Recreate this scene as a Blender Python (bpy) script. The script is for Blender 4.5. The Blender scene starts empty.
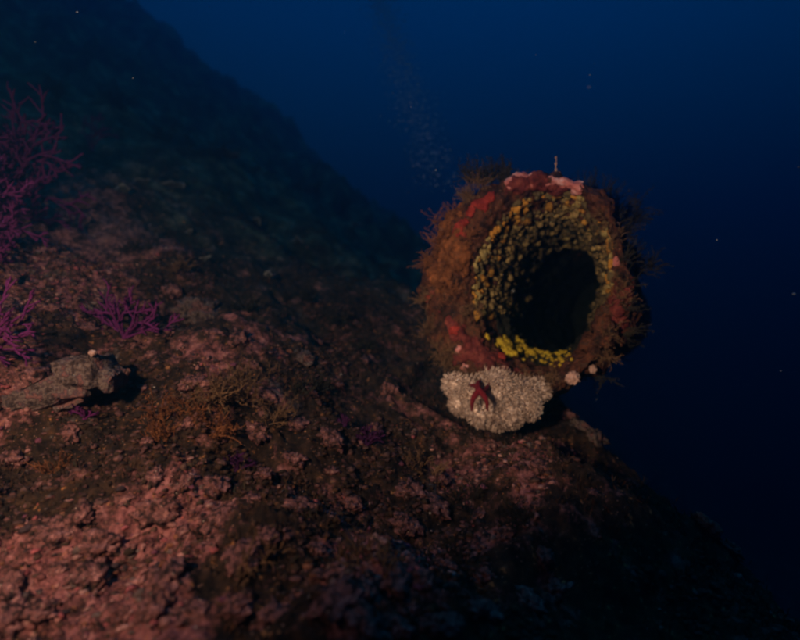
import bpy, math, random
import numpy as np
from mathutils import Vector, Matrix

random.seed(11)
rng = np.random.default_rng(11)
sc = bpy.context.scene
COL = sc.collection

# ------------------------------------------------------------------ camera
LENS, F = 24.0, 24.0 / 36.0 * 800.0          # F: focal length in photo pixels (800 wide)
cam_d = bpy.data.cameras.new('camera')
cam_d.lens = LENS; cam_d.sensor_width = 36.0
cam_d.clip_start = 0.02; cam_d.clip_end = 300.0
cam = bpy.data.objects.new('camera', cam_d); COL.objects.link(cam)
cam.rotation_euler = (math.radians(90), 0, 0)
sc.camera = cam
cam_d.dof.use_dof = True; cam_d.dof.focus_distance = 1.2; cam_d.dof.aperture_fstop = 1.6

# ------------------------------------------------------------------ world: open water, brighter towards the surface
w = bpy.data.worlds.new('World'); sc.world = w; w.use_nodes = True
nt = w.node_tree; nt.nodes.clear()
tc = nt.nodes.new('ShaderNodeTexCoord'); sp = nt.nodes.new('ShaderNodeSeparateXYZ')
mr = nt.nodes.new('ShaderNodeMapRange'); mr.inputs[1].default_value = -1; mr.inputs[2].default_value = 1
cr = nt.nodes.new('ShaderNodeValToRGB')
bg = nt.nodes.new('ShaderNodeBackground'); ow = nt.nodes.new('ShaderNodeOutputWorld')
els = cr.color_ramp.elements
els[0].position = 0.0; els[0].color = (0.0000, 0.0004, 0.002, 1)
els[1].position = 1.0; els[1].color = (0.001, 0.06, 0.20, 1)
e = els.new(0.33); e.color = (0.0, 0.0030, 0.0042, 1)
e = els.new(0.46); e.color = (0.0, 0.0155, 0.0135, 1)
e = els.new(0.58); e.color = (0.0001, 0.038, 0.036, 1)
e = els.new(0.74); e.color = (0.0002, 0.044, 0.133, 1)
bg.inputs[1].default_value = 1.05
L = nt.links.new
L(tc.outputs['Generated'], sp.inputs[0]); L(sp.outputs[2], mr.inputs[0]); L(mr.outputs[0], cr.inputs[0])
L(cr.outputs[0], bg.inputs[0]); L(bg.outputs[0], ow.inputs[0])

# ------------------------------------------------------------------ daylight from the surface, faint and blue at this depth
sd = bpy.data.lights.new('sun', 'SUN'); sd.energy = 0.8; sd.angle = math.radians(40)
sd.color = (0.04, 0.50, 0.80)
so = bpy.data.objects.new('sun', sd); COL.objects.link(so)
so.rotation_euler = (math.radians(-12), math.radians(8), 0)

# ------------------------------------------------------------------ the divers' torches: one held low to the left, one beside the camera on the pipe
def torch(loc, target, energy, size):
    td = bpy.data.lights.new('dive_torch', 'SPOT'); td.energy = energy; td.color = (1.0, 0.62, 0.44)
    td.spot_size = math.radians(size); td.spot_blend = 1.0; td.shadow_soft_size = 0.05
    to = bpy.data.objects.new('dive_torch', td); COL.objects.link(to); to.location = loc
    to.rotation_euler = (Vector(target) - Vector(loc)).to_track_quat('-Z', 'Y').to_euler()
torch((-0.70, 0.00, 0.34), (-0.80, 1.15, -0.05), 130.0, 98)
torch((-0.44, -0.02, 0.12), (0.38, 1.5, 0.10), 175.0, 47)

sc.view_settings.view_transform = 'Standard'; sc.view_settings.look = 'None'
sc.view_settings.exposure = 0.0; sc.view_settings.gamma = 1.0
sc.render.engine = 'CYCLES'
cy = sc.cycles
cy.use_denoising = True; cy.max_bounces = 5; cy.diffuse_bounces = 2; cy.glossy_bounces = 2
cy.volume_bounces = 1; cy.transparent_max_bounces = 8
cy.pixel_filter_type = 'BLACKMAN_HARRIS'; cy.filter_width = 2.5

# ================================================================== helpers
_P = np.random.default_rng(3).permutation(256); _P = np.concatenate([_P, _P, _P])
_R = np.random.default_rng(4).random(256) * 2 - 1
def vnoise(p):
    i = np.floor(p).astype(int); f = p - i; f = f * f * (3 - 2 * f); i &= 255
    def h(a, b, c): return _R[_P[_P[_P[(i[:, 0] + a) & 255] + ((i[:, 1] + b) & 255)] + ((i[:, 2] + c) & 255)] & 255]
    def lx(b, c): return h(0, b, c) * (1 - f[:, 0]) + h(1, b, c) * f[:, 0]
    y0 = lx(0, 0) * (1 - f[:, 1]) + lx(1, 0) * f[:, 1]
    y1 = lx(0, 1) * (1 - f[:, 1]) + lx(1, 1) * f[:, 1]
    return y0 * (1 - f[:, 2]) + y1 * f[:, 2]
def fbm(p, oct=4, gain=.5):
    o = np.zeros(len(p)); a = 1.0
    for k in range(oct):
        o += a * vnoise(p * 2.03 ** k + 17.3 * k); a *= gain
    return o
def worley(p):
    i = np.floor(p).astype(int); best = np.full(len(p), 9.0)
    for dx in (-1, 0, 1):
        for dy in (-1, 0, 1):
            for dz in (-1, 0, 1):
                c = i + np.array([dx, dy, dz]); cc = c & 255
                h = _P[_P[_P[cc[:, 0]] + cc[:, 1]] + cc[:, 2]]
                q = c + np.stack([_R[h & 255], _R[(h + 71) & 255], _R[(h + 143) & 255]], 1) * .5 + .5
                best = np.minimum(best, ((p - q) ** 2).sum(1))
    return np.sqrt(best)

def mesh_np(name, V, Fa, smooth=True, col=None):
    V = np.asarray(V, dtype=np.float32); Fa = np.asarray(Fa, dtype=np.int32)
    me = bpy.data.meshes.new(name); n, k = Fa.shape
    me.vertices.add(len(V)); me.vertices.foreach_set('co', V.ravel())
    me.loops.add(n * k); me.loops.foreach_set('vertex_index', Fa.ravel())
    me.polygons.add(n); me.polygons.foreach_set('loop_start', np.arange(0, n * k, k, dtype=np.int32))
    me.polygons.foreach_set('use_smooth', np.full(n, smooth))
    if col is not None:
        a = me.color_attributes.new('Col', 'FLOAT_COLOR', 'POINT')
        c = np.ones((len(V), 4), dtype=np.float32); c[:, :3] = col
        a.data.foreach_set('color', c.ravel())
    me.update(calc_edges=True); me.validate()
    return me
def link(name, me, m, parent=None, loc=None):
    o = bpy.data.objects.new(name, me); COL.objects.link(o)
    if m is not None and not me.materials: me.materials.append(m)
    if parent is not None: o.parent = parent
    if loc is not None: o.location = loc
    return o
def tag(o, label=None, cat=None, group=None, kind=None):
    if label: o['label'] = label
    if cat: o['category'] = cat
    if group: o['group'] = group
    if kind: o['kind'] = kind
    return o
def empty(name, loc, label, cat, group=None):
    o = bpy.data.objects.new(name, None); COL.objects.link(o); o.location = loc
    o.empty_display_size = .05
    return tag(o, label, cat, group)

def ico(sub):
    import bmesh
    bm = bmesh.new(); bmesh.ops.create_icosphere(bm, subdivisions=sub, radius=1)
    V = np.array([v.co[:] for v in bm.verts]); Fa = np.array([[v.index for v in f.verts] for f in bm.faces])
    bm.free(); return V, Fa
ICO = {k: ico(k) for k in (1, 2, 3, 4, 5)}
def grid_faces(nu, nv, wrap_v=False):
    a = np.arange(nu * nv).reshape(nu, nv)
    if wrap_v: a = np.concatenate([a, a[:, :1]], 1)
    return np.stack([a[:-1, :-1], a[1:, :-1], a[1:, 1:], a[:-1, 1:]], -1).reshape(-1, 4)
def frame(n):
    n = np.asarray(n, float); n = n / np.linalg.norm(n)
    t = np.cross([0, 0, 1.0] if abs(n[2]) < .9 else [1.0, 0, 0], n); t /= np.linalg.norm(t)
    return t, np.cross(n, t), n
def tube(path, rad, sides=5):
    P = np.asarray(path, float); R = np.asarray(rad, float) * np.ones(len(P))
    T = np.gradient(P, axis=0); T /= np.linalg.norm(T, axis=1)[:, None] + 1e-9
    ref = np.array([.31, .92, .23]); A = np.cross(T, ref); A /= np.linalg.norm(A, axis=1)[:, None] + 1e-9
    B = np.cross(T, A); an = np.arange(sides) * 2 * math.pi / sides
    V = P[:, None] + R[:, None, None] * (np.cos(an)[None, :, None] * A[:, None] + np.sin(an)[None, :, None] * B[:, None])
    V = V.reshape(-1, 3); Fa = grid_faces(len(P), sides, True)
    V = np.concatenate([V, P[-1:] + T[-1:] * R[-1]])
    k = (len(P) - 1) * sides; tip = len(V) - 1
    cap = np.array([[k + j, k + (j + 1) % sides, tip, tip] for j in range(sides)])
    return V, Fa, cap[:, :3]
class Acc:                      # gathers triangles and quads into one mesh
    def __init__(s): s.V = []; s.F = []; s.C = []; s.n = 0
    def add(s, V, *Fs, col=None):
        for Fa in Fs:
            Fa = np.asarray(Fa)
            if Fa.shape[1] == 4: Fa = np.concatenate([Fa[:, [0, 1, 2]], Fa[:, [0, 2, 3]]])
            s.F.append(Fa + s.n)
        s.V.append(V); s.n += len(V)
        if col is not None: s.C.append(np.tile(np.asarray(col, float), (len(V), 1)) if np.ndim(col) == 1 else col)
    def mesh(s, name, smooth=True):
        return mesh_np(name, np.concatenate(s.V), np.concatenate(s.F), smooth, np.concatenate(s.C) if s.C else None)

# ------------------------------------------------------------------ materials
def mat(name, stops, scale=20, rough=.85, bump=.0, bscale=80, attr=False, spec=.15, detail=6, sss=0, speck=None):
    m = bpy.data.materials.new(name); m.use_nodes = True; t = m.node_tree; N = t.nodes; K = t.links.new
    b = N['Principled BSDF']; b.inputs['Roughness'].default_value = rough
    b.inputs['Specular IOR Level'].default_value = spec
    co = N.new('ShaderNodeTexCoord'); no = N.new('ShaderNodeTexNoise')
    no.inputs['Scale'].default_value = scale; no.inputs['Detail'].default_value = detail; no.inputs['Roughness'].default_value = .65
    K(co.outputs['Object'], no.inputs['Vector'])
    r = N.new('ShaderNodeValToRGB'); K(no.outputs['Fac'], r.inputs[0])
    while len(r.color_ramp.elements) > 1: r.color_ramp.elements.remove(r.color_ramp.elements[0])
    for i, (p, c) in enumerate(stops):
        el = r.color_ramp.elements[0] if i == 0 else r.color_ramp.elements.new(p)
        el.position = p; el.color = (*c, 1)
    out = r.outputs[0]
    if attr:
        at = N.new('ShaderNodeAttribute'); at.attribute_name = 'Col'
        mx = N.new('ShaderNodeMix'); mx.data_type = 'RGBA'; mx.blend_type = 'MULTIPLY'; mx.inputs[0].default_value = 1
        K(out, mx.inputs[6]); K(at.outputs['Color'], mx.inputs[7]); out = mx.outputs[2]
    if speck:
        vo = N.new('ShaderNodeTexVoronoi'); vo.inputs['Scale'].default_value = speck[0]; K(co.outputs['Object'], vo.inputs['Vector'])
        rr = N.new('ShaderNodeMapRange'); rr.inputs[1].default_value = speck[1]; rr.inputs[2].default_value = speck[1] * .5
        K(vo.outputs['Distance'], rr.inputs[0])
        mx = N.new('ShaderNodeMix'); mx.data_type = 'RGBA'; K(rr.outputs[0], mx.inputs[0]); K(out, mx.inputs[6])
        mx.inputs[7].default_value = (*speck[2], 1); out = mx.outputs[2]
    K(out, b.inputs['Base Color'])
    if bump:
        n2 = N.new('ShaderNodeTexNoise'); n2.inputs['Scale'].default_value = bscale; n2.inputs['Detail'].default_value = 5
        K(co.outputs['Object'], n2.inputs['Vector'])
        bu = N.new('ShaderNodeBump'); bu.inputs['Strength'].default_value = bump; bu.inputs['Distance'].default_value = .01
        K(n2.outputs['Fac'], bu.inputs['Height']); K(bu.outputs[0], b.inputs['Normal'])
    return m
def ground_mat():
    m = bpy.data.materials.new('reef_ground'); m.use_nodes = True; t = m.node_tree; N = t.nodes; K = t.links.new
    b = N['Principled BSDF']; b.inputs['Roughness'].default_value = .9; b.inputs['Specular IOR Level'].default_value = .12
    co = N.new('ShaderNodeTexCoord')
    def noise(s, d=6, r=.6):
        n = N.new('ShaderNodeTexNoise'); n.inputs['Scale'].default_value = s; n.inputs['Detail'].default_value = d
        n.inputs['Roughness'].default_value = r; K(co.outputs['Object'], n.inputs['Vector']); return n.outputs['Fac']
    def ramp(f, stops):
        r = N.new('ShaderNodeValToRGB'); K(f, r.inputs[0])
        while len(r.color_ramp.elements) > 1: r.color_ramp.elements.remove(r.color_ramp.elements[0])
        for i, (p, c) in enumerate(stops):
            el = r.color_ramp.elements[0] if i == 0 else r.color_ramp.elements.new(p); el.position = p; el.color = (*c, 1)
        return r.outputs[0]
    def mix(f, a, c):
        x = N.new('ShaderNodeMix'); x.data_type = 'RGBA'; K(f, x.inputs[0])
        K(a, x.inputs[6]) if not isinstance(a, tuple) else setattr(x.inputs[6], 'default_value', (*a, 1))
        K(c, x.inputs[7]) if not isinstance(c, tuple) else setattr(x.inputs[7], 'default_value', (*c, 1))
        return x.outputs[2]
    def step(f, a, c):
        r = N.new('ShaderNodeMapRange'); r.inputs[1].default_value = a; r.inputs[2].default_value = c; K(f, r.inputs[0]); return r.outputs[0]
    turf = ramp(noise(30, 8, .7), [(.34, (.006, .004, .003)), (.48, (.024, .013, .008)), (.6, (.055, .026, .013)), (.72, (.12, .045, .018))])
    pink = ramp(noise(44, 9, .75), [(.33, (.025, .008, .008)), (.44, (.13, .040, .036)), (.56, (.32, .105, .092)), (.68, (.48, .21, .185)), (.78, (.30, .06, .09))])
    grey = ramp(noise(40, 6, .7), [(.3, (.02, .015, .014)), (.6, (.11, .075, .066)), (.75, (.22, .16, .14))])
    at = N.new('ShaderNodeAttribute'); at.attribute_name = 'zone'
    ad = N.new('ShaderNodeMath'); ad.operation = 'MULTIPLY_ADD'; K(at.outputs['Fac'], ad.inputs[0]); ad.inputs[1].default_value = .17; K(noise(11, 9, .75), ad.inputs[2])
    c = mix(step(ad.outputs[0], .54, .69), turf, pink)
    c = mix(step(noise(5.0, 7, .7), .62, .68), c, grey)
    af = N.new('ShaderNodeAttribute'); af.attribute_name = 'farzone'       # paler green-brown further off puts ambient light into the slope's colour
    far_lift = ramp(noise(5.5, 7, .7), [(.38, (.008, .009, .006)), (.50, (.035, .043, .027)), (.58, (.095, .115, .07)), (.68, (.20, .22, .15))])
    c = mix(af.outputs['Fac'], c, far_lift)
    c = mix(step(noise(60, 3, .5), .66, .72), c, (.36, .14, .05))
    vo = N.new('ShaderNodeTexVoronoi'); vo.inputs['Scale'].default_value = 75; K(co.outputs['Object'], vo.inputs['Vector'])
    c = mix(step(vo.outputs['Distance'], .14, .06), c, (.30, .15, .10))
    K(c, b.inputs['Base Color'])
    bu = N.new('ShaderNodeBump'); bu.inputs['Strength'].default_value = .9; bu.inputs['Distance'].default_value = .008
    K(noise(120, 6, .7), bu.inputs['Height']); K(bu.outputs[0], b.inputs['Normal'])
    return m
M = {}
M['ground'] = ground_mat()
M['crust'] = mat('coralline_crust', [(.3, (.35, .3, .3)), (.5, (.8, .75, .75)), (.7, (1, 1, 1))], 60, attr=True, bump=.6, bscale=200)
M['turf'] = mat('algae_turf', [(.3, (.6, .6, .6)), (.7, (1, 1, 1))], 30, attr=True)
M['rock'] = mat('encrusted_rock', [(.34, (.010, .006, .005)), (.45, (.05, .020, .016)), (.51, (.22, .080, .066)), (.56, (.06, .022, .024)), (.62, (.34, .14, .115)), (.72, (.12, .03, .045)), (.8, (.4, .22, .18))], 62, bump=.8, bscale=110, speck=(90, .12, (.45, .33, .25)))
M['slab'] = mat('pale_slab', [(.32, (.014, .008, .007)), (.42, (.05, .028, .024)), (.48, (.15, .095, .075)), (.53, (.055, .032, .034)), (.60, (.18, .07, .056)), (.66, (.07, .042, .036)), (.72, (.20, .14, .115)), (.8, (.11, .03, .05))], 30, bump=.9, bscale=120, speck=(95, .10, (.42, .33, .28)))
M['gorg'] = mat('purple_gorgonian', [(.3, (.075, .008, .055)), (.6, (.125, .015, .088)), (.8, (.20, .04, .14))], 120, rough=.7, bump=.5, bscale=500)
M['gorgd'] = mat('shaded_gorgonian', [(.3, (.025, .004, .022)), (.6, (.05, .008, .045)), (.8, (.09, .02, .075))], 120, rough=.8, bump=.5, bscale=500)  # purple with shade put into the colour, for colonies outside the torchlight
M['pipe'] = mat('pipe_growth', [(.30, (.008, .005, .004)), (.42, (.030, .011, .007)), (.50, (.060, .018, .010)), (.56, (.10, .030, .012)), (.62, (.035, .018, .011)), (.70, (.12, .034, .020)), (.8, (.20, .07, .04))], 24, bump=.9, bscale=110, speck=(70, .10, (.4, .2, .12)))
M['bore'] = mat('shaded_bore', [(.3, (.008, .007, .005)), (.6, (.022, .017, .010)), (.8, (.04, .022, .012))], 24, bump=.8, bscale=90)  # near-black colour stands in for the unlit depth of the pipe
M['cupo'] = mat('cup_coral_orange', [(.3, (.30, .12, .018)), (.7, (.56, .24, .035))], 90, bump=.4, bscale=300)
M['cupy'] = mat('cup_coral_yellow', [(.3, (.18, .115, .035)), (.7, (.44, .30, .11))], 90, bump=.4, bscale=300)
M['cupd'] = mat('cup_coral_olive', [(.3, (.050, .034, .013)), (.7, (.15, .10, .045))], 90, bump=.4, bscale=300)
M['yellow'] = mat('yellow_sponge', [(.3, (.22, .12, .008)), (.55, (.52, .32, .02)), (.75, (.66, .42, .05))], 70, bump=.9, bscale=160)
M['red'] = mat('red_sponge', [(.3, (.10, .010, .007)), (.6, (.28, .028, .018)), (.75, (.42, .08, .05))], 50, bump=.8, bscale=180)
M['dred'] = mat('dark_red_crust', [(.3, (.035, .007, .006)), (.5, (.11, .018, .015)), (.7, (.20, .045, .03))], 45, bump=.8, bscale=150)
M['orange'] = mat('orange_sponge', [(.3, (.045, .013, .005)), (.5, (.13, .040, .012)), (.72, (.28, .080, .024))], 40, bump=.6, bscale=160)
M['pink'] = mat('pink_crust', [(.3, (.30, .06, .055)), (.5, (.48, .15, .13)), (.62, (.60, .32, .32)), (.8, (.4, .1, .1))], 28, bump=.7, bscale=150)
M['worm'] = mat('tube_worm_colony', [(.32, (.30, .18, .13)), (.45, (.56, .37, .28)), (.7, (.76, .54, .43))], 26)
M['star'] = mat('red_starfish', [(.3, (.09, .004, .008)), (.7, (.20, .009, .014))], 120, bump=.9, bscale=320, speck=(420, .28, (.26, .03, .03)))
M['hyd'] = mat('brown_hydroid', [(.3, (.09, .045, .022)), (.7, (.17, .085, .04))], 20)
M['hydr'] = mat('rust_hydroid', [(.3, (.11, .036, .015)), (.7, (.22, .075, .026))], 20)
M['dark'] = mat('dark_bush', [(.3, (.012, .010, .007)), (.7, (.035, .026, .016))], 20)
M['pale'] = mat('pale_sponge', [(.3, (.32, .16, .12)), (.7, (.55, .32, .25))], 90, bump=.6, bscale=200)
M['padina'] = mat('fan_alga', [(.3, (.05, .045, .04)), (.7, (.15, .13, .12))], 60, attr=True)
M['bubble'] = mat('fine_bubbles', [(.3, (.7, .7, .7)), (.7, (.85, .85, .85))], 60, rough=.3, spec=.5)
M['snow'] = mat('drifting_particle', [(.3, (.25, .25, .24)), (.7, (.4, .4, .39))], 60)

# ================================================================== terrain
def _pxp(x, y, d): return np.array(((x - 400) / F * d, d, (320 - y) / F * d))
PC = _pxp(541, 281, 1.5)                     # centre of the pipe's mouth
yaw, pit, rol = math.radians(21), math.radians(2), math.radians(-8)
ax = np.array([math.sin(yaw) * math.cos(pit), math.cos(yaw) * math.cos(pit), -math.sin(pit)])
e1 = np.array([math.cos(yaw), -math.sin(yaw), 0.0]); e2 = np.cross(e1, ax)
def px(x, y, d): return ((x - 400) / F * d, d, (320 - y) / F * d)
CP = [px(0, 640, .75), px(200, 640, .75), px(400, 640, .78), px(600, 640, .85), px(800, 640, .95),
      px(0, 400, 1.1), px(200, 400, 1.3), px(400, 405, 1.5), px(485, 455, 1.38), px(560, 425, 1.60),
      px(600, 470, 1.5), px(700, 535, 1.4), px(780, 600, 1.3), px(300, 500, 1.05), px(100, 500, .95),
      px(0, 200, 2.0), px(200, 225, 2.5), px(300, 260, 2.7), px(380, 300, 2.4),
      px(0, 70, 3.4), px(100, 90, 4.5), px(190, 62, 8.0), px(290, 140, 8.0), px(375, 216, 8.0), px(200, 150, 3.9), px(300, 205, 4.3),
      (0.62, 1.9, -.42), (1.0, 2.2, -.72), (1.35, 1.6, -1.6), (1.5, 2.6, -1.6), (2.4, 3.2, -3.0), (1.4, 4.6, -1.0),
      (1.2, .6, -1.35), (0, 0, -.62), (-.8, 0, -.28), (.8, 0, -1.0), (-3.0, 1.0, 1.3), (-.5, -1.5, -.6), (1.5, 7.5, -.6)]
CP = np.array(CP); PX = CP[:, :2]
def _u(r2): return np.where(r2 > 1e-12, .5 * r2 * np.log(np.maximum(r2, 1e-12)), 0)
_n = len(CP); _A = np.zeros((_n + 3, _n + 3))
_A[:_n, :_n] = _u(((PX[:, None] - PX[None]) ** 2).sum(-1)) + np.eye(_n) * .004
_A[:_n, _n] = 1; _A[:_n, _n + 1:] = PX; _A[_n, :_n] = 1; _A[_n + 1:, :_n] = PX.T
_W = np.linalg.solve(_A, np.concatenate([CP[:, 2], [0, 0, 0]]))
def base_z(x, y):
    r = np.hypot(x, y - 1.5); k = np.minimum(1, 7.5 / np.maximum(r, 1e-6))        # data radius; beyond it the slope runs on
    qx, qy = x * k, (y - 1.5) * k + 1.5
    z = np.zeros(len(x))
    for s in range(0, len(x), 60000):
        e_ = slice(s, s + 60000)
        d2 = (qx[e_, None] - PX[None, :, 0]) ** 2 + (qy[e_, None] - PX[None, :, 1]) ** 2
        z[e_] = _u(d2) @ _W[:_n] + _W[_n] + _W[_n + 1] * qx[e_] + _W[_n + 2] * qy[e_]
    z = z + np.where(k < 1, -.45 * (x - qx) + .03 * (y - qy), 0)
    return np.where(z > 3.4, 3.4 + 2 * np.tanh((z - 3.4) / 2), np.where(z < -3, -3 + 5 * np.tanh((z + 3) / 5), z))
def ground_z(x, y):
    x = np.asarray(x, float); y = np.asarray(y, float)
    z = base_z(x, y); p = np.stack([x, y, z * .6], 1)
    near = np.clip(1.2 - np.hypot(x, y) * .0, 0, 1)
    far = np.clip((np.hypot(x, y) - 2.6) / 3, 0, 1); z = z + .30 * far * fbm(p * 1.0 + 2, 4, .5) + .14 * far * fbm(p * 4 + 6, 3) + .12 * far * (.5 - worley(p * 3.1 + 1)) + .085 * fbm(p * 2.6, 3) + .024 * fbm(p * 9 + 5, 3)
    wl = worley(p * 8.0 + .3 * fbm(p * 9, 2)[:, None]); z = z + .018 * (.55 - wl)
    wl = worley(p * 22 + 7 + .4 * fbm(p * 30, 2)[:, None]); z = z + .011 * (.5 - wl)
    z = z + .0085 * fbm(p * 55 + 3, 3, .6) * near
    a_ = (x - PC[0]) * ax[0] + (y - PC[1]) * ax[1]; l_ = (x - PC[0]) * e1[0] + (y - PC[1]) * e1[1]   # the pipe's bed
    inside = (a_ > -.30) & (a_ < 2.0) & (np.abs(l_) < .42)
    lim = PC[2] - .46 + .30 * np.clip(a_, 0, .4) - .085 * a_ + np.clip(np.abs(l_) - .18, 0, 1) * .5 + np.clip(-a_, 0, 1) * .35
    return np.where(inside, np.minimum(z, lim), z)
th = np.concatenate([np.linspace(-180, -62, 60, endpoint=False), np.linspace(-62, 62, 620, endpoint=False), np.linspace(62, 180, 60, endpoint=False)])
rr = np.concatenate([np.geomspace(.12, 6.5, 560), np.geomspace(6.7, 26, 50)])
RR, TH = np.meshgrid(rr, np.radians(th), indexing='ij')
gx, gy = (RR * np.sin(TH)).ravel(), (RR * np.cos(TH)).ravel()
gz = ground_z(gx, gy)
GV = np.stack([gx, gy, gz], 1)
cz = ground_z(np.array([0.]), np.array([0.]))
Fg = grid_faces(len(rr), len(th), True)[:, ::-1]
def smooth(a, b, x): t = np.clip((x - a) / (b - a), 0, 1); return t * t * (3 - 2 * t)
def zone(x, y):                    # pink coralline share; dark turf elsewhere also puts shade into the colour
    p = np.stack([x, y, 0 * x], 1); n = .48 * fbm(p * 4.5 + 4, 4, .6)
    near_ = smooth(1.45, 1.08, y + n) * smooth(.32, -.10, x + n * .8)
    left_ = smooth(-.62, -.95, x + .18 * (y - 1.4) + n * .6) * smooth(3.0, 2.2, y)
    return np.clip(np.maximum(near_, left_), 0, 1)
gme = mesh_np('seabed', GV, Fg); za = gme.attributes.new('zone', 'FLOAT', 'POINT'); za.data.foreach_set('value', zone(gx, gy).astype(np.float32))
zf = gme.attributes.new('farzone', 'FLOAT', 'POINT'); zf.data.foreach_set('value', smooth(1.7, 3.9, np.hypot(gx, gy) + .5 * fbm(GV * 2.2, 3)).astype(np.float32))
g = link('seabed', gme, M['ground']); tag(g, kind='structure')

def hit(x, y):                      # where the view ray through photo pixel (x, y) meets the seabed
    d = np.geomspace(.25, 9, 900)
    X, Y, Z = (x - 400) / F * d, d, (320 - y) / F * d
    below = np.nonzero(ground_z(X, Y) > Z)[0]
    k = below[0] if len(below) else 899
    return np.array([X[k], Y[k], Z[k]])
def gnormal(x, y, e_=.03):
    z = ground_z(np.array([x + e_, x - e_, x, x]), np.array([y, y, y + e_, y - e_]))
    n = np.array([-(z[0] - z[1]) / (2 * e_), -(z[2] - z[3]) / (2 * e_), 1]); return n / np.linalg.norm(n)

# ------------------------------------------------------------------ crust nodules, turf and shell grit covering the slope (uncountable)
def scatter(n, rmax, rmin=.35, half=48):
    r = np.sqrt(rng.uniform(rmin ** 2, rmax ** 2, n)); a = np.radians(rng.uniform(-half, half, n))
    x, y = r * np.sin(a), r * np.cos(a); return np.stack([x, y, ground_z(x, y)], 1)
def lumps(name, P, smin, smax, pal, m, sub=1, flat=.6, alt=None, wt=None):
    V0, F0 = ICO[sub]; n = len(P); k = len(V0)
    s = smin * (smax / smin) ** (rng.random(n) ** 1.7)
    sc3 = s[:, None] * np.stack([rng.uniform(.7, 1.4, n), rng.uniform(.7, 1.4, n), rng.uniform(.4, 1.0, n) * flat * 1.4], 1)
    a = rng.uniform(0, 6.28, n)
    jit = 1 + .28 * rng.standard_normal((n, k))
    V = V0[None] * jit[..., None] * sc3[:, None]
    c, q = np.cos(a)[:, None], np.sin(a)[:, None]
    V = np.stack([V[..., 0] * c - V[..., 1] * q, V[..., 0] * q + V[..., 1] * c, V[..., 2]], -1)
    V = (V + P[:, None] + np.array([0, 0, .1]) * s[:, None, None]).reshape(-1, 3)
    Fa = (F0[None] + (np.arange(n) * k)[:, None, None]).reshape(-1, 3)
    pal = np.array(pal); ci = pal[rng.integers(0, len(pal), n)] * rng.uniform(.7, 1.25, (n, 1))
    if alt is not None: al = np.array(alt); ci = np.where((rng.random(n) < wt)[:, None], ci, al[rng.integers(0, len(al), n)] * rng.uniform(.6, 1.3, (n, 1)))
    return link(name, mesh_np(name, V, Fa, True, np.repeat(ci, k, 0)), m)
PINK = [(.40, .17, .14), (.45, .22, .18), (.36, .09, .09), (.26, .10, .085), (.34, .15, .12), (.18, .06, .05), (.10, .05, .035), (.06, .035, .02), (.22, .08, .04), (.14, .09, .075), (.05, .03, .03), (.2, .06, .09)]
P1 = scatter(46000, 2.1)
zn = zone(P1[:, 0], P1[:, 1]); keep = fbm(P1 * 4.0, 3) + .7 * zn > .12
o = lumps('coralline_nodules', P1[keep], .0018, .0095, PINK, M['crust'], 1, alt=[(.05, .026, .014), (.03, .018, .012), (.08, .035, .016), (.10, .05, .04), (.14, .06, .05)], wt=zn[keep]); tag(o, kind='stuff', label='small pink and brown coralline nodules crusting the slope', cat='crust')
P1 = scatter(1100, 2.4)
o = lumps('shell_grit', P1, .0010, .0032, [(.5, .32, .24), (.5, .22, .10), (.5, .42, .36), (.5, .13, .1)], M['crust'], 1, .8); tag(o, kind='stuff', label='pale shell grit sprinkled over the slope', cat='grit')
def blades(name, P, lmin, lmax, pal, m, per=9, spread=.6):
    n = len(P) * per; Q = np.repeat(P, per, 0) + rng.normal(0, .008, (n, 3)) * [1, 1, .2]
    l = rng.uniform(lmin, lmax, n); d = rng.normal(0, spread, (n, 3)); d[:, 2] = 1; d /= np.linalg.norm(d, axis=1)[:, None]
    sd_ = rng.normal(0, 1, (n, 3)); sd_ = np.cross(d, sd_); sd_ /= np.linalg.norm(sd_, axis=1)[:, None]
    b2 = rng.normal(0, .35, (n, 3)); ww = l * rng.uniform(.035, .09, n)
    L1 = Q + d * (l * .5)[:, None]; L2 = L1 + (d + b2) * (l * .5)[:, None]
    V = np.stack([Q - sd_ * ww[:, None], Q + sd_ * ww[:, None], L1 - sd_ * ww[:, None], L1 + sd_ * ww[:, None], L2], 1).reshape(-1, 3)
    Fa = (np.array([[0, 1, 3], [0, 3, 2], [2, 3, 4]])[None] + (np.arange(n) * 5)[:, None, None]).reshape(-1, 3)
    pal = np.array(pal); ci = pal[rng.integers(0, len(pal), n)] * rng.uniform(.6, 1.2, (n, 1))
    return link(name, mesh_np(name, V, Fa, False, np.repeat(ci, 5, 0)), m)
P1 = scatter(9000, 3.2)
keep = fbm(P1 * 3.1 + 9, 3) > .10
o = blades('algae_turf', P1[keep], .006, .020, [(.05, .026, .013), (.07, .030, .014), (.035, .026, .014), (.09, .034, .016), (.03, .018, .012)], M['turf'])
tag(o, kind='stuff', label='short brown algae turf growing over the slope', cat='algae')

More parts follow.
